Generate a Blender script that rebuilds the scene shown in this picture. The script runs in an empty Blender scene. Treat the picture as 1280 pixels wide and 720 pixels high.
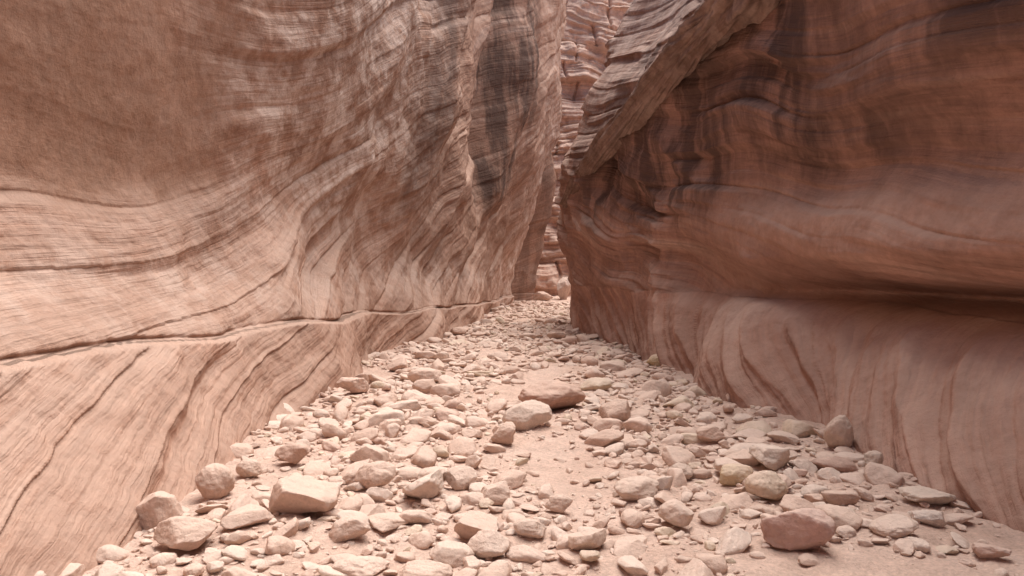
import bpy, math, numpy as np, random, bmesh
from mathutils import Vector, noise as mn
rng=np.random.default_rng(7); random.seed(7)
scene=bpy.context.scene
# ---------------- noise helpers
_P=np.random.default_rng(3).permutation(512); _P=np.concatenate([_P,_P,_P])
_A=np.random.default_rng(4).random(512)*2*np.pi
_GX,_GY=np.cos(_A),np.sin(_A)
def per(x,y,seed=0):
    x=np.asarray(x,float)+seed*17.31; y=np.asarray(y,float)+seed*7.77
    xi=np.floor(x).astype(int); yi=np.floor(y).astype(int)
    xf=x-xi; yf=y-yi
    u=xf**3*(xf*(xf*6-15)+10); v=yf**3*(yf*(yf*6-15)+10)
    def g(i,j,dx,dy):
        h=_P[(_P[i&511]+j)&511]; return _GX[h]*dx+_GY[h]*dy
    a=g(xi,yi,xf,yf); b=g(xi+1,yi,xf-1,yf); c=g(xi,yi+1,xf,yf-1); d=g(xi+1,yi+1,xf-1,yf-1)
    return 1.5*((a+(b-a)*u)+((c+(d-c)*u)-(a+(b-a)*u))*v)
def fbm(x,y,o=4,seed=0,g=0.5):
    r=0;a=1
    for k in range(o):
        r=r+a*per(x*2**k,y*2**k,seed+k*3); a*=g
    return r
def sst(a,b,x):
    t=np.clip((x-a)/(b-a),0,1); return t*t*(3-2*t)
def pchip(xs,T,xq):
    xs=np.asarray(xs,float); T=np.asarray(T,float)
    h=np.diff(xs); hs=h.reshape((-1,)+(1,)*(T.ndim-1))
    d=np.diff(T,axis=0)/hs
    m=np.zeros_like(T); m[0]=d[0]; m[-1]=d[-1]
    a,b=d[:-1],d[1:]
    m[1:-1]=np.where(a*b>0,2*a*b/np.where(a+b==0,1,a+b),0)
    k=np.clip(np.searchsorted(xs,xq)-1,0,len(xs)-2)
    t=(np.clip(xq,xs[0],xs[-1])-xs[k])/h[k]
    sh=(-1,)+(1,)*(T.ndim-1); t=t.reshape(sh); hk=h[k].reshape(sh)
    return ((2*t**3-3*t**2+1)*T[k]+(t**3-2*t**2+t)*hk*m[k]+(-2*t**3+3*t**2)*T[k+1]+(t**3-t**2)*hk*m[k+1])
def mk(name,V,F,mat,attrs=None,smooth=True):
    V=np.asarray(V,np.float32); F=np.asarray(F,np.int32); n=F.shape[1]
    me=bpy.data.meshes.new(name)
    me.vertices.add(len(V)); me.vertices.foreach_set('co',V.ravel())
    me.loops.add(F.size); me.loops.foreach_set('vertex_index',F.ravel())
    me.polygons.add(len(F)); me.polygons.foreach_set('loop_start',np.arange(len(F),dtype=np.int32)*n)
    me.polygons.foreach_set('loop_total',np.full(len(F),n,np.int32))
    me.polygons.foreach_set('use_smooth',np.full(len(F),smooth))
    me.update(calc_edges=True)
    for k,a in (attrs or {}).items():
        a=np.asarray(a,np.float32)
        if a.ndim==1:
            at=me.attributes.new(k,'FLOAT','POINT'); at.data.foreach_set('value',a)
        else:
            at=me.attributes.new(k,'FLOAT_COLOR','POINT'); at.data.foreach_set('color',a.ravel())
    ob=bpy.data.objects.new(name,me); scene.collection.objects.link(ob)
    me.materials.append(mat); return ob
def gridF(nu,nv,flip=False):
    i,j=np.meshgrid(np.arange(nu-1),np.arange(nv-1),indexing='ij'); a=(i*nv+j).ravel()
    F=np.stack([a,a+nv,a+nv+1,a+1],1)
    return F[:,::-1] if flip else F
# ---------------- materials
class NB:
    def __init__(s,name):
        s.m=bpy.data.materials.new(name); s.m.use_nodes=True; s.t=s.m.node_tree; s.n=s.t.nodes; s.l=s.t.links
        s.b=s.n['Principled BSDF']; s.b.inputs['Specular IOR Level'].default_value=0.12; s.b.inputs['Roughness'].default_value=0.92
    def set(s,i,v):
        if isinstance(v,bpy.types.NodeSocket): s.l.new(v,i)
        else: i.default_value=v
    def attr(s,n,o='Fac'):
        a=s.n.new('ShaderNodeAttribute'); a.attribute_name=n; return a.outputs[o]
    def math(s,op,a,b=0.0,c=None):
        m=s.n.new('ShaderNodeMath'); m.operation=op; s.set(m.inputs[0],a); s.set(m.inputs[1],b)
        if c is not None: s.set(m.inputs[2],c)
        return m.outputs[0]
    def comb(s,x,y,z):
        m=s.n.new('ShaderNodeCombineXYZ'); s.set(m.inputs[0],x); s.set(m.inputs[1],y); s.set(m.inputs[2],z); return m.outputs[0]
    def pos(s):
        g=s.n.new('ShaderNodeNewGeometry'); x=s.n.new('ShaderNodeSeparateXYZ'); s.l.new(g.outputs['Position'],x.inputs[0])
        nx=s.n.new('ShaderNodeSeparateXYZ'); s.l.new(g.outputs['Normal'],nx.inputs[0])
        return g.outputs['Position'],x.outputs,nx.outputs
    def noise(s,v,sc,de=5,ro=0.55,dist=0.0):
        m=s.n.new('ShaderNodeTexNoise'); s.l.new(v,m.inputs['Vector']); m.inputs['Scale'].default_value=sc
        m.inputs['Detail'].default_value=de; m.inputs['Roughness'].default_value=ro; m.inputs['Distortion'].default_value=dist
        return m.outputs['Fac']
    def ramp(s,f,st):
        r=s.n.new('ShaderNodeValToRGB'); s.l.new(f,r.inputs[0]); e=r.color_ramp.elements
        while len(e)<len(st): e.new(0.5)
        for k,(p,c) in enumerate(st):
            e[k].position=p; e[k].color=(*c,1) if isinstance(c,tuple) else (c,c,c,1)
        return r.outputs[0]
    def mix(s,f,a,b,mode='MIX'):
        m=s.n.new('ShaderNodeMix'); m.data_type='RGBA'; m.blend_type=mode
        s.set(m.inputs[0],f); s.set(m.inputs[6],(*a,1) if isinstance(a,tuple) else a); s.set(m.inputs[7],(*b,1) if isinstance(b,tuple) else b)
        return m.outputs[2]
    def bump(s,h,dist,strength=1.0,nrm=None):
        m=s.n.new('ShaderNodeBump'); s.l.new(h,m.inputs['Height']); m.inputs['Distance'].default_value=dist; m.inputs['Strength'].default_value=strength
        if nrm is not None: s.l.new(nrm,m.inputs['Normal'])
        return m.outputs[0]
def wall_mat(name,dark,mid,light,smoothcol,dust=0.5,var=(0.065,0.044,0.039),lamc=1.0):
    b=NB(name); P,p,n=b.pos()
    bed=b.attr('bed'); st=b.attr('stain_shade'); sm=b.attr('smooth'); pl=b.attr('pale')
    v1=b.comb(b.math('MULTIPLY',bed,3.0),b.math('MULTIPLY',p[1],0.2),b.math('MULTIPLY',p[2],0.15))
    n1=b.noise(v1,1.0,5,0.62)
    v2=b.comb(b.math('MULTIPLY',bed,20.0),b.math('MULTIPLY',p[1],0.8),b.math('MULTIPLY',p[2],0.5))
    n2=b.noise(v2,1.0,4,0.62)
    c1=b.ramp(n1,[(0.30,dark),(0.41,mid),(0.5,tuple(0.93*x for x in mid)),(0.54,tuple(1.07*x for x in mid)),(0.70,light)])
    big=b.noise(P,0.55,3,0.6)
    lam=b.ramp(big,[(0.42,0.1*lamc),(0.62,0.8*lamc)])
    c=b.mix(lam,c1,b.ramp(n2,[(0.36,0.72),(0.46,0.98),(0.55,1.0),(0.66,1.13)]),'MULTIPLY')
    c=b.mix(b.math('MULTIPLY',sm,0.8),c,smoothcol)
    c=b.mix(1.0,c,b.ramp(big,[(0.3,(0.80,0.77,0.75)),(0.7,(1.12,1.11,1.11))]),'MULTIPLY')
    g=b.noise(P,9.0,6,0.72)
    c=b.mix(1.0,c,b.ramp(g,[(0.32,0.83),(0.68,1.12)]),'MULTIPLY')
    pn=b.noise(P,2.0,5,0.72)
    c=b.mix(b.math('MULTIPLY',pl,b.ramp(pn,[(0.43,0.0),(0.60,1.0)])),c,(0.66,0.51,0.435))
    dz=b.ramp(n[2],[(0.2,0.0),(0.8,dust)])
    c=b.mix(dz,c,(0.60,0.43,0.345))
    sv=b.comb(b.math('MULTIPLY',p[0],1.0),b.math('MULTIPLY',p[1],1.3),b.math('MULTIPLY',p[2],0.22))
    sn=b.noise(sv,1.3,5,0.65)
    sf=b.math('MULTIPLY',st,b.ramp(sn,[(0.40,0.25),(0.55,1.0)]))
    c=b.mix(sf,c,b.mix(0.2,var,c))
    b.l.new(c,b.b.inputs['Base Color'])
    rough=b.math('SUBTRACT',1.0,b.math('MULTIPLY',sm,0.85))
    h=b.math('MULTIPLY',b.math('ADD',n2,b.math('MULTIPLY',n1,1.5)),rough); h=b.math('MULTIPLY_ADD',g,0.7,h)
    b.l.new(b.bump(h,0.055,0.7),b.b.inputs['Normal'])
    return b.m
mL=wall_mat('sandstone_tan',(0.30,0.17,0.12),(0.42,0.256,0.188),(0.56,0.395,0.32),(0.40,0.24,0.167),lamc=0.7)
mR=wall_mat('sandstone_red',(0.24,0.128,0.096),(0.41,0.243,0.188),(0.54,0.37,0.30),(0.49,0.325,0.26))
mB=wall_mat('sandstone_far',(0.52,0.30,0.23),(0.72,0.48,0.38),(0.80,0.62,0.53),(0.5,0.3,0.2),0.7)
mK=wall_mat('sandstone_rib',(0.13,0.085,0.066),(0.26,0.168,0.13),(0.40,0.285,0.235),(0.5,0.3,0.2),0.35)
def stone_mat():
    b=NB('stone'); P,p,n=b.pos(); col=b.attr('tint','Color')
    g=b.noise(P,18.0,6,0.72); g2=b.noise(P,5.0,3,0.6)
    c=b.mix(1.0,col,b.ramp(g,[(0.3,0.80),(0.7,1.12)]),'MULTIPLY')
    c=b.mix(b.ramp(g2,[(0.45,0.0),(0.7,0.5)]),c,(0.67,0.48,0.39))
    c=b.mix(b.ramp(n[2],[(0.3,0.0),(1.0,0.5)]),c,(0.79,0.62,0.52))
    b.l.new(c,b.b.inputs['Base Color'])
    b.l.new(b.bump(g,0.03,0.75),b.b.inputs['Normal']); return b.m
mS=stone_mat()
def sand_mat():
    b=NB('sand'); P,p,n=b.pos()
    g=b.noise(P,1.2,4,0.6); g2=b.noise(P,40.0,5,0.75); g3=b.noise(P,7.0,5,0.65)
    c=b.ramp(g,[(0.3,(0.62,0.43,0.34)),(0.7,(0.74,0.55,0.455))])
    c=b.mix(1.0,c,b.ramp(g2,[(0.3,0.74),(0.7,1.14)]),'MULTIPLY')
    c=b.mix(1.0,c,b.ramp(g3,[(0.3,0.86),(0.7,1.08)]),'MULTIPLY')
    b.l.new(c,b.b.inputs['Base Color'])
    b.l.new(b.bump(b.math('MULTIPLY_ADD',g2,0.3,g3),0.06,0.8),b.b.inputs['Normal']); return b.m
mG=sand_mat()
# ---------------- walls
YS=np.concatenate([np.linspace(-12,2.4,120)[:-1],np.geomspace(2.4,48,1350)])
def strata(phi,w,y,z,seed):
    a=per(phi*w,y*0.12+z*0.05,seed)
    return np.sign(a)*np.abs(a)**0.6
def blocks(phi,w,y,seed,edge=0.22,ly=0.25):
    """stepped beds: every bed sticks out by its own amount, which drifts along the wall; crisp edges"""
    q=phi*w+0.35*per(phi*w*0.37,y*0.05,seed+1); k=np.floor(q); f=q-k
    A=lambda k: per(y*ly+k*5.13,k*3.37+0.5,seed)*1.3
    t=sst(1-edge,1,f)
    return A(k)*(1-t)+A(k+1)*t-0.25*(f-0.5)
def ridged(x,y,seed,o=3):
    r=0;a=1
    for k in range(o):
        r=r+a*(1-2.2*np.abs(per(x*2**k,y*2**k,seed+k))); a*=0.5
    return r
def wall(name,side,zst,yst,T,top,mat,bedf,nz=640):
    base=pchip(yst,T,YS)
    ny=len(YS); tp=top(YS)
    t=np.linspace(0,1,nz)**1.5
    Z=-0.3+(tp[:,None]+0.3)*t[None,:]
    X=np.empty_like(Z)
    for i in range(ny): X[i]=pchip(zst,base[i],Z[i])
    Y=np.repeat(YS[:,None],nz,1)
    bed,stain_shade,smooth,pale,disp=bedf(X,Y,Z)
    X=X+side*(-disp)
    ex=[0.6,2.5,12,120]
    Xr=np.stack([X[:,-1]+side*e for e in ex],1); Zr=np.stack([Z[:,-1]+0.1+0.06*min(e,10) for e in ex],1); Yr=np.repeat(YS[:,None],4,1)
    cat=lambda a,r: np.concatenate([a,r],1)
    V=np.stack([cat(X,Xr),cat(Y,Yr),cat(Z,Zr)],2).reshape(-1,3)
    e4=lambda a: cat(a+0*X,np.repeat((a+0*X)[:,-1:],4,1)).ravel()
    return mk(name,V,gridF(ny,nz+4,flip=(side<0)),mat,dict(bed=e4(bed),stain_shade=e4(stain_shade),smooth=e4(smooth),pale=e4(pale)))
zL=[-0.3,0,0.5,1.0,1.6,2.5,4,6,9,13,20]
yL=[-12,2.5,3.9,6,8,10.2,12,14,16.4,18,20.5,22.5,26,30,34,35.3,36.8,38.5,48]
TL=[[-2.3,-2.5,-2.9,-3.3,-3.8,-3.9,-3.8,-3.7,-3.8,-4.2,-5],
[-2.25,-2.4,-2.8,-3.2,-3.75,-3.95,-3.75,-3.7,-3.8,-4.2,-5],
[-2.2,-2.36,-2.75,-3.1,-3.65,-3.9,-3.7,-3.6,-3.8,-4.2,-5],
[-2.25,-2.4,-2.72,-2.98,-3.45,-3.75,-3.55,-3.4,-3.7,-4,-4.5],
[-2.45,-2.6,-2.83,-3.02,-3.4,-3.65,-3.4,-3.15,-3.5,-3.9,-4.2],
[-2.25,-2.35,-2.58,-2.78,-3.12,-3.3,-3.0,-2.7,-3,-3.5,-4],
[-2.4,-2.5,-2.68,-2.88,-3.1,-3.15,-2.75,-2.5,-2.8,-3.2,-3.6],
[-2.4,-2.5,-2.6,-2.75,-2.9,-2.9,-2.5,-2.2,-2.4,-2.8,-3.2],
[-1.7,-1.8,-1.95,-2.15,-2.35,-2.4,-2.0,-1.6,-1.65,-2,-2.5],
[-1.55,-1.62,-1.75,-1.95,-2.05,-1.95,-1.6,-1.25,-1.2,-1.5,-2],
[-1.3,-1.4,-1.5,-1.6,-1.65,-1.6,-1.5,-1.5,-1.5,-1.7,-2],
[-1.2,-1.25,-1.3,-1.35,-1.4,-1.35,-1.2,-1.15,-1.15,-1.3,-1.6],
[-0.85,-0.9,-0.9,-0.9,-0.85,-0.8,-0.4,-0.05,0.4,0.5,0.4],
[-0.45,-0.5,-0.45,-0.42,-0.4,-0.25,0.25,0.85,1.4,1.5,1.4],
[0.0,0.0,0.0,0.02,0.06,0.15,0.75,1.35,1.95,2.15,2.3],
[-0.3,-0.3,-0.25,-0.2,-0.1,0.0,0.5,1.1,1.6,2,2],
[0.95,1.0,1.08,1.16,1.28,1.5,1.85,2.1,1.8,2.0,2.1],
[-.5,-.5,-.5,-.5,-.5,-.5,-.5,0,0.3,0.5,1],
[-4]*11]
def bedL(X,Y,Z):
    wn=fbm(Y*0.22,Z*0.35,2,1)*0.3
    ledge=0.98-0.03*(Y-6)+0.06*per(Y*0.5,0*Y,9); ledge=np.maximum(ledge,0.35)
    low=sst(0.03,-0.03,Z-ledge)
    p1=(Z-0.24*Y)*1.0+wn*0.35
    p2=(Z-0.50*1.6*np.log1p(np.exp((Y-8.5)/1.6))-0.03*Y)*0.92+wn
    phi=np.where(Z<ledge,p1,p2+20)
    edge=Y+1.3*fbm(Y*.35,Z*.45,4,6)-0.55*(Z-3)
    sm=sst(1.9,2.5,Z+0.3*fbm(Y*.6,Z*.6,3,5)-0.03*(Y-5)**2*0.5)*sst(9.4,7.9,edge)
    rough=0.4+0.6*sst(-0.3,0.4,fbm(Y*0.3,Z*0.35,2,22)); rough=rough*(1-0.9*sm)
    band=np.exp(-((Z-1.5)/0.7)**2)
    near=sst(36,34,Y)
    d=0.12*strata(phi,0.9,Y,Z,11)*rough*sst(4,12,Y+Z)
    d+=(1-low)*rough*(0.12*blocks(p2,1.7,Y,12)*(1+0.7*band)+0.03*blocks(p2,5,Y,13,0.3,0.5))
    d+=low*(0.10*blocks(p1,2.2,Y,14,0.35)+0.018*blocks(p1,7,Y,15,0.5,0.4))
    d-=0.06*sm
    d+=(0.18*fbm(Y*0.22,Z*0.3,3,31)*sst(5,14,Y)+0.05*fbm(Y*0.9,Z*0.9,3,32)*(1-.5*sm))*(0.3+0.7*near)
    crk=(0.4+0.6*sst(-0.2,0.3,per(Y*0.9,0*Y,41)))
    lz=Z-ledge-0.012*per(Y*5,0*Y,43)
    d+=0.13*low-0.06*np.exp(-((lz-0.01)/0.025)**2)*crk
    d+=0.20*ridged(Y*0.24-Z*0.05,Z*0.12-Y*0.08,51)*sst(9,14,Y)*sst(1.2,3,Z)*near
    cl=Y-23.6-0.35*(Z-6)
    d-=0.9*np.exp(-(cl/0.8)**2)*sst(3.0,5.0,Z)
    d+=0.012*fbm(Y*5,Z*5,3,61)*(1-.5*sm)
    st=1.6*np.exp(-((Y-24.6-0.35*(Z-6))/1.7)**2)*sst(2.8,4.8,Z)+0.1*sst(15,20,Y)*sst(2,8,Z)+0.5*sst(34.8,35.6,Y)  # varnish streaks; last term paints crack shade onto the far buttress
    st+=0.6*np.exp(-((Y-16-0.3*(Z-4))/0.7)**2)*sst(2.2,3.5,Z)
    pale=0.95*np.exp(-((Y-12.5)/5)**2)*sst(1.6,2.8,Z)+0.6*np.exp(-((Z-1.4)/0.5)**2)+0.5*sst(27,31,Y)*near
    return phi,np.clip(st,0,1),sm,np.clip(pale,0,1)*(1-.7*sm),d
topL=lambda y: 8.5+6.5*sst(14,32,y)+0.5*per(y*0.4,0*y,77)
wall('canyon_wall',-1,zL,yL,TL,topL,mL,bedL)
zR=[-0.3,0,0.5,0.8,1.0,1.15,1.32,1.5,1.75,2.1,2.6,3.5,5,7,10,14,20]
yR=[-12,2.5,4.5,6.3,8,9.5,11,14,17,18.7,20,24,30,36,48]
TR=[[3.0,3.2,3.6,4.0,4.3,4.7,4.7,4.4,4.1,4.1,4.1,3.7,3.6,3.6,4,4.5,5],
[3.0,3.15,3.5,3.8,4.1,4.5,4.95,4.2,3.8,3.9,4.05,3.7,3.5,3.6,4,4.5,5],
[3.0,3.08,3.42,3.72,4.0,4.4,4.95,4.0,3.67,3.8,3.95,3.45,3.2,3.5,4,4.5,5],
[2.8,2.88,3.17,3.42,3.65,4.0,4.6,3.65,3.3,3.4,3.6,3.2,2.95,3.3,3.8,4.5,5],
[2.75,2.85,3.05,3.25,3.42,3.7,4.3,3.55,3.14,3.2,3.4,3.1,2.95,3.4,4,4.6,5],
[2.3,2.38,2.55,2.7,2.85,3.05,3.5,3.3,3.0,2.95,3.1,3.0,3.3,3.9,4.4,4.8,5.4],
[2.35,2.42,2.5,2.6,2.7,2.85,3.0,3.05,3.0,2.9,2.9,2.8,3.15,4.0,4.8,5.2,6],
[2.3,2.38,2.4,2.42,2.45,2.5,2.55,2.6,2.6,2.5,2.4,2.25,2.65,3.7,5.0,5.8,6.5],
[1.8,1.85,1.88,1.9,1.9,1.9,1.9,1.9,1.9,1.85,1.8,1.75,2.1,3.2,4.8,6,7],
[1.55,1.6,1.6,1.6,1.6,1.6,1.6,1.6,1.58,1.5,1.42,1.32,1.65,2.5,4.0,5.5,7],
[1.6,1.65,1.65,1.65,1.64,1.63,1.62,1.62,1.6,1.52,1.42,1.42,1.75,2.5,3.8,5.4,7.5],
[3]*11+[3.1,3.5,4.6,6.4,8,10],
[4.8]*11+[5,5.6,7,9,11,13],
[8]*11+[8.2,9,10,11,13,15],
[13]*17]
def bedR(X,Y,Z):
    wn=fbm(Y*0.25,Z*0.35,2,101)*0.3
    zz=Z+0.07*per(Y*0.7,0*Y,140)
    low=sst(1.24,1.16,zz)
    p1=(Z-0.62*Y-0.3*np.clip(Z,0,2)**2)*0.85+0.3*wn
    p2=Z-0.2*Y+wn
    sm=np.clip(np.exp(-((Z-1.9-0.03*Y)/0.4)**2)*sst(12,8,Y),0,1)*0.75
    phi=np.where(zz<1.2,p1,p2+20)
    rough=0.5+0.5*sst(-0.3,0.4,fbm(Y*0.3,Z*0.35,2,122)); rough=rough*(1-0.85*sm)
    up=1-low
    d=up*(0.15*strata(p2,0.9,Y,Z,111)*rough*sst(2.2,3.2,Z)+0.20*blocks(p2,1.6,Y,112,0.18)*rough*sst(1.6,2.4,Z)+0.07*blocks(p2,4.5,Y,113,0.25,0.5)*rough)
    # water-cut flutes: hollow scallops between sharp ribs, running down the apron
    ph=p1*2.9+0.9*per(p1*1.1,Z*0.3,143)+0.15*per(Y*1.5,Z*1.5,144)
    fl=np.abs(np.sin(np.pi*ph))
    amp=0.11*(0.55+0.6*np.clip(per(Y*0.35,Z*0.5,145)+0.5,0,1))
    d+=low*(amp*(0.6-fl)+0.06*blocks(p1,2.4,Y,114,0.4,0.12)+0.035*blocks(p1,7,Y,116,0.35,0.2)+0.012*strata(p1,16,Y,Z,118))*sst(1.30,1.0,Z+0*Y)*(0.45+0.55*sst(-0.05,0.35,Z))
    d+=0.16*fbm(Y*0.3,Z*0.3,3,131)*sst(2,4,Z)*sst(8,5,Z)+0.05*fbm(Y*0.9,Z*0.9,3,132)*(1-.6*sm)
    mid=sst(9.5,12,Y)*sst(0.7,1.4,Z)*sst(5.2,4.0,Z)
    d+=0.22*(ridged(Y*0.26-Z*0.35,Z*0.25+Y*0.05,151)-0.4)*mid
    d+=0.010*fbm(Y*6,Z*6,3,161)
    fold=Y-8.9-0.5*(Z-1)
    d+=(0.22*np.exp(-(fold/0.4)**2)-0.24*np.exp(-((fold+1.1)/0.55)**2))*sst(2.1,1.3,Z)
    f2=Y-12.2-0.5*(Z-1)
    d+=(0.18*np.exp(-(f2/0.5)**2)-0.2*np.exp(-((f2+1.2)/0.7)**2))*sst(2.6,1.3,Z)
    st=sst(1.8,2.7,Z-0.03*Y+0.3*per(Y*1.8,Z*0.2,171))*1.0*sst(22,13,Y)*(1-0.75*sst(5,7,Z))
    st=st*(0.6+0.4*sst(-.2,.3,per(Y*.5,Z*.8,172)))
    st+=0.35*up*sst(9.5,11.5,Y)*sst(20,15,Y)
    pale=0.45*np.exp(-((Z-0.95)/0.4)**2)*sst(13,9,Y)+0.35*sm+0.6*sst(10,16,Y)*sst(3.5,6,Z)
    return phi,np.clip(st,0,1),sm,np.clip(pale,0,1),d
topR=lambda y: 8.5+2.2*sst(12,18,y)-2.5*sst(21,25,y)+0.5*per(y*0.4,0*y,78)
wall('canyon_wall',1,zR,yR,TR,topR,mR,bedR)
# back wall
nx,nz=560,620
xs=np.linspace(-7,24,nx); zs=np.linspace(-0.3,27,nz)
X,Z=np.meshgrid(xs,zs,indexing='ij')
w=fbm(X*0.12,Z*0.12,3,201)*0.8; ph=Z+0.10*X+w
kk=np.floor(ph*0.8); jx=X*0.38+per(kk*3.7,kk*1.9,210)*3+0.08*per(X,Z,211); jf=np.abs(jx-np.round(jx))
Yb=41.0+0.36*Z+0.5*fbm(X*0.35,Z*0.12,3,202)-0.6*blocks(ph,0.8,X,203,0.12,0.3)-0.25*blocks(ph,2.2,X,204,0.2,0.4)-0.08*strata(ph,5,X,Z,205)-0.2*fbm(X*1.2,Z*1.2,4,206)
Yb+=0.4*np.exp(-(jf/0.03)**2)
V=np.stack([X,Yb,Z],2); e=np.stack([X[:,-1],Yb[:,-1]+80,Z[:,-1]+2],1)[:,None,:]; V=np.concatenate([V,e],1).reshape(-1,3)
f=lambda a: np.concatenate([a,a[:,-1:]],1).ravel()
mk('layered_cliff',V,gridF(nx,nz+1,True),mB,dict(bed=f(ph),stain_shade=f(0*Z),smooth=f(0*X),pale=f(0.45+0*X)))
# ---------------- floor
xs=np.concatenate([[-220,-80,-25,-9],np.linspace(-5,7,420),[10,25,80,220]])
ys=np.concatenate([[-220,-80,-20],np.linspace(-10,2.4,60)[:-1],np.geomspace(2.4,50,560),[70,120,250]])
def fz(x,y):
    x=np.asarray(x,float); y=np.asarray(y,float)
    return 0.06*fbm(x*0.5,y*0.4,3,301)+0.035*fbm(x*1.6,y*1.6,4,302)+0.012*fbm(x*7,y*7,3,303)
X,Y=np.meshgrid(xs,ys,indexing='ij'); m=((np.abs(X)<9)&(np.abs(Y)<60))
Zf=np.where(m,fz(X,Y),0)
mk('canyon_floor',np.stack([X,Y,Zf],2).reshape(-1,3),gridF(len(xs),len(ys)),mG)
# ---------------- stones
def template(sub,seed):
    r=random.Random(seed); bm=bmesh.new(); bmesh.ops.create_icosphere(bm,subdivisions=sub,radius=1)
    planes=[]; ang=r.random()
    for k in range(r.randint(7,12)):
        n=Vector((r.gauss(0,1),r.gauss(0,1),r.gauss(0,1))).normalized(); planes.append((n,r.uniform(0.45,0.78) if ang<0.72 else r.uniform(0.64,0.9)))
    off=Vector((seed*3.1,seed*1.7,0)); V=[]
    s=0.03 if ang<0.72 else 0.06
    for v in bm.verts:
        p=v.co.copy()
        for n,c in planes:
            d=p.dot(n)-c
            w_=s*math.log1p(math.exp(min(d/s,40)))
            p-=n*w_*0.92
        q=p*1.4+off
        p*=1+0.11*mn.noise(q)+0.06*mn.noise(q*3)+(0.04*mn.noise(q*8) if sub>3 else 0)
        V.append(p[:])
    F=[[v.index for v in f.verts] for f in bm.faces]; bm.free()
    V=np.array(V); V/=np.abs(V).max(); return V,np.array(F)
TPL={s:[template(s,i+1) for i in range(n)] for s,n in ((5,16),(4,28),(3,18),(2,10))}
def rotm(a,b,c):
    ca,sa,cb,sb,cc,sc=np.cos(a),np.sin(a),np.cos(b),np.sin(b),np.cos(c),np.sin(c)
    return np.array([[cc,-sc,0],[sc,cc,0],[0,0,1]])@np.array([[cb,0,sb],[0,1,0],[-sb,0,cb]])@np.array([[1,0,0],[0,ca,-sa],[0,sa,ca]])
PAL=[((0.64,0.465,0.375),5),((0.69,0.52,0.43),5),((0.59,0.41,0.325),3),((0.74,0.60,0.51),4),((0.66,0.53,0.40),1.2),((0.52,0.34,0.27),0.7)]
pw=np.array([p[1] for p in PAL]); pw=pw/pw.sum()
def tint():
    c=np.array(PAL[rng.choice(len(PAL),p=pw)][0])*rng.uniform(0.94,1.08); return np.array([*c,1])
eLt=np.array([t[1] for t in TL]); eRt=np.array([t[1] for t in TR])
eL=lambda y: np.interp(y,yL,eLt); eR=lambda y: min(np.interp(y,yR,eRt),3.6)
F_=26/36*1280; H=1.6; HY=335
def ground_at(px,py):
    d=H*F_/(py-HY); return (px-640)/F_*d,d
placed=[]
def stone_geo(sub,x,y,sx,sy,sz,yaw,tilt=0.15,sink=0.35,z=None):
    V,F=TPL[sub][rng.integers(len(TPL[sub]))]
    V=V@rotm(rng.uniform(0,6.28),rng.uniform(0,6.28),0).T
    V=V/np.abs(V).max(0)
    V=(V*np.array([sx,sy,sz]))@rotm(rng.normal(0,tilt),rng.normal(0,tilt),yaw).T
    zz=float(fz(x,y)) if z is None else z
    return V+np.array([x,y,zz+sz*(0.9-sink)]),F
BL=[(660,541,62,36,(0.68,0.54,0.45)),(690,516,82,38,(0.47,0.28,0.21)),(197,670,56,44,(0.64,0.46,0.37)),(228,712,88,46,(0.62,0.44,0.35)),
(266,636,50,42,(0.62,0.44,0.35)),(375,668,88,46,(0.64,0.46,0.37)),(1050,570,34,44,(0.66,0.53,0.44)),(1003,706,90,56,(0.53,0.34,0.29)),
(968,600,62,36,(0.72,0.60,0.51)),(960,638,52,38,(0.69,0.54,0.41)),(921,615,46,26,(0.63,0.49,0.32)),(850,668,48,34,(0.68,0.52,0.43)),
(467,620,52,34,(0.64,0.46,0.37)),(430,690,62,30,(0.66,0.49,0.40)),(608,704,56,40,(0.70,0.55,0.46)),(365,594,42,28,(0.55,0.36,0.28)),
(578,616,44,28,(0.66,0.50,0.41)),(632,560,38,26,(0.60,0.42,0.33)),(820,462,26,16,(0.63,0.49,0.31)),(533,482,42,22,(0.66,0.48,0.39)),
(574,420,22,14,(0.58,0.38,0.29)),(770,528,40,30,(0.64,0.46,0.37)),(888,556,34,22,(0.62,0.44,0.35)),(620,632,40,26,(0.64,0.47,0.38)),
(800,634,60,28,(0.66,0.51,0.42)),(1160,636,64,20,(0.73,0.61,0.51)),(1165,664,42,22,(0.75,0.64,0.56)),(1096,596,24,22,(0.66,0.53,0.44)),
(498,462,36,18,(0.65,0.46,0.37)),(540,614,40,24,(0.68,0.54,0.45)),(665,678,44,24,(0.68,0.53,0.44)),(700,640,36,24,(0.66,0.49,0.40)),
(1240,712,50,20,(0.58,0.40,0.33)),(310,610,36,22,(0.62,0.46,0.37)),(440,498,40,20,(0.64,0.45,0.36)),(985,560,44,14,(0.66,0.51,0.42)),
(560,712,60,26,(0.68,0.53,0.44)),(740,700,56,26,(0.64,0.48,0.39)),(845,600,44,22,(0.66,0.51,0.42)),(1120,690,60,24,(0.70,0.55,0.46))]
for px,py,wp,hp,c in BL:
    x,y=ground_at(px,py); s=y/F_; sx=wp*s/2; sz=hp*s/2*1.1; y+=sx*0.6; x=x*(y/(y-sx*0.6))
    V,F=stone_geo(5,x,y,sx*1.08,sx*0.88,sz,rng.normal(0,0.3),0.1,0.1)
    mk('boulder',V-[x,y,0],F,mS,dict(tint=np.tile([*c,1],(len(V),1)))).location=(x,y,0); placed.append((x,y,sx*0.95))
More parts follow.
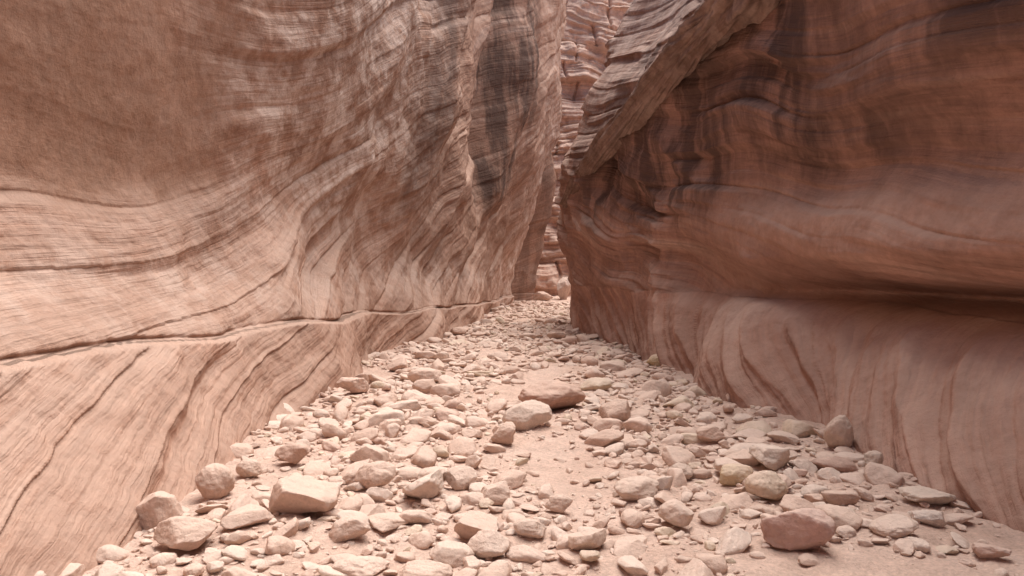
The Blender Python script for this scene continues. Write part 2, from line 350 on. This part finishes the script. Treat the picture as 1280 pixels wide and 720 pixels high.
for x,y,z,sx,sy,sz,c in [(2.6,37.0,0.6,0.4,0.6,0.7,(0.62,0.47,0.40)),(1.5,35.6,0.2,0.5,.4,.3,(0.6,0.42,0.33))]:
    V,F=stone_geo(5,x,y,sx,sy,sz,0.3,0.2,0,z=z-sz*0.9)
    mk('boulder',V-[x,y,0],F,mS,dict(tint=np.tile([*c,1],(len(V),1)))).location=(x,y,0); placed.append((x,y,sx))
NM=30000
PX=np.zeros(NM);PY=np.zeros(NM);PRr=np.zeros(NM); npl=len(placed)
for k,(a,b_,c_) in enumerate(placed): PX[k],PY[k],PRr[k]=a,b_,c_
VV=[];FF=[];CC=[];nv=0
def scatter(n,r0,r1,ymin,ymax,gap,check=True,bias=1.6):
    global npl,nv
    got=0;tries=0
    while got<n and tries<n*8:
        tries+=1
        y=ymin+(ymax-ymin)*rng.random()**bias
        a=float(eL(y))-0.05; b=float(eR(y))+0.05; x=rng.uniform(a,b)
        den=0.72+1.1*float(per(x*0.75,y*0.5,401)+0.4*per(x*2,y*1.6,402))
        tr=abs(x-(0.6+0.12*math.sin(y*0.7)))
        if tr<0.25: den*=0.4
        if y<5.4 and x>2.0: den*=0.6
        if rng.random()>den: continue
        r=r0*(r1/r0)**rng.random()
        if check:
            if np.any((PX[:npl]-x)**2+(PY[:npl]-y)**2<(gap*(PRr[:npl]+r))**2): continue
            PX[npl],PY[npl],PRr[npl]=x,y,r; npl+=1
        pxs=r/y*740
        sub=5 if pxs>26 else 4 if pxs>9 else 3 if pxs>3.0 else 2
        el=rng.uniform(0.55,1.0); fl=rng.uniform(0.26,0.66)
        V,F=stone_geo(sub,x,y,r*1.12,r*el,r*fl,rng.uniform(0,6.28),0.22,rng.uniform(0.2,0.85))
        VV.append(V);FF.append(F+nv);CC.append(np.tile(tint(),(len(V),1))); nv+=len(V); got+=1
scatter(310,0.12,0.22,2.9,32,0.69,bias=1.4)
scatter(1400,0.065,0.12,2.6,34,0.68,bias=1.4)
scatter(3400,0.03,0.065,2.6,30,0.67,bias=1.4)
scatter(4600,0.012,0.03,2.6,18,0.7,check=False,bias=1.3)
scatter(3500,0.005,0.012,2.6,9,0.7,check=False,bias=1.2)
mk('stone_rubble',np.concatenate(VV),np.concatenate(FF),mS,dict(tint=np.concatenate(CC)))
# ---------------- diagonal rock rib
def beam(name,pts,rad,mat,flat,seed,n=260,m=72,amp=0.12,st=0.2,pale=0.4):
    pts=np.array(pts,float); t=np.linspace(0,1,len(pts)); q=np.linspace(0,1,n)
    C=pchip(t,pts,q); R=pchip(t,np.array(rad,float),q)
    T=np.gradient(C,axis=0); T/=np.linalg.norm(T,axis=1)[:,None]
    up=np.array([1.0,0.2,0.0]); A=np.cross(T,up); A/=np.linalg.norm(A,axis=1)[:,None]; B=np.cross(A,T)
    th=np.linspace(0,2*np.pi,m,endpoint=False)
    TH,Q=np.meshgrid(th,q); L=np.linalg.norm(pts[-1]-pts[0])
    cx,sy=np.cos(TH),np.sin(TH)
    rr=1+amp*fbm(cx*1.3+5,sy*1.3+Q*L*0.35,4,seed)+amp*0.8*per(TH*2.2,Q*L*0.25,seed+5)*np.sin(TH/2)+amp*0.9*blocks(cx*1.0+0.3*sy,3.0,Q*L,seed+8,0.25,0.3)+amp*0.4*fbm(cx*5,sy*5+Q*L*3,3,seed+20)
    rr*=(1+0.3*per(Q*L*0.7,0*Q,seed+9))
    P=C[:,None,:]+(A[:,None,:]*(cx*rr)[:,:,None]+B[:,None,:]*(sy*rr*flat)[:,:,None])*R[:,None,None]
    V=P.reshape(-1,3); i,j=np.meshgrid(np.arange(n-1),np.arange(m),indexing='ij'); a=(i*m+j).ravel(); b=(i*m+(j+1)%m).ravel()
    F=np.stack([a,b,b+m,a+m],1)
    bed=(cx*R[:,None]*1.0+0.3*sy*R[:,None]).ravel(); z=np.zeros(len(V))
    return mk(name,V,F,mat,dict(bed=bed,stain_shade=z+st,smooth=z,pale=z+pale))
beam('leaning_rock_rib',[(1.33,18.6,3.2),(1.62,17.2,3.78),(2.14,14.4,4.35),(2.54,11.6,4.78),(2.86,9.4,4.96),(3.25,8.0,5.3)],[0.10,0.17,0.23,0.29,0.36,0.43],mK,0.95,500,n=420,m=120,amp=0.30,st=0.35,pale=0.3)
# ---------------- camera, light
cd=bpy.data.cameras.new('camera'); cam=bpy.data.objects.new('camera',cd); scene.collection.objects.link(cam)
cd.lens=26; cd.sensor_width=36; cd.clip_end=1000; cam.location=(0,0,H)
cam.rotation_euler=(math.pi/2-math.atan(25/F_),0,0); scene.camera=cam
EL,AZ=math.radians(72),math.radians(45)
w=bpy.data.worlds.new('World'); scene.world=w; w.use_nodes=True; nt=w.node_tree
sk=nt.nodes.new('ShaderNodeTexSky'); sk.sky_type='NISHITA'; sk.sun_disc=False; sk.sun_elevation=EL; sk.sun_rotation=AZ; sk.dust_density=5; sk.air_density=0.7
bg=nt.nodes['Background']; bg.inputs[1].default_value=0.15; nt.links.new(sk.outputs[0],bg.inputs[0])
sl=bpy.data.lights.new('sun','SUN'); sl.energy=5.0; sl.angle=math.radians(65); sl.color=(1,0.965,0.92)
so=bpy.data.objects.new('sun',sl); scene.collection.objects.link(so)
dirv=Vector((math.sin(AZ)*math.cos(EL),math.cos(AZ)*math.cos(EL),math.sin(EL)))
so.rotation_euler=dirv.to_track_quat('Z','Y').to_euler(); so.location=(0,0,30)
scene.view_settings.view_transform='Standard'; scene.view_settings.look='None'; scene.view_settings.exposure=0
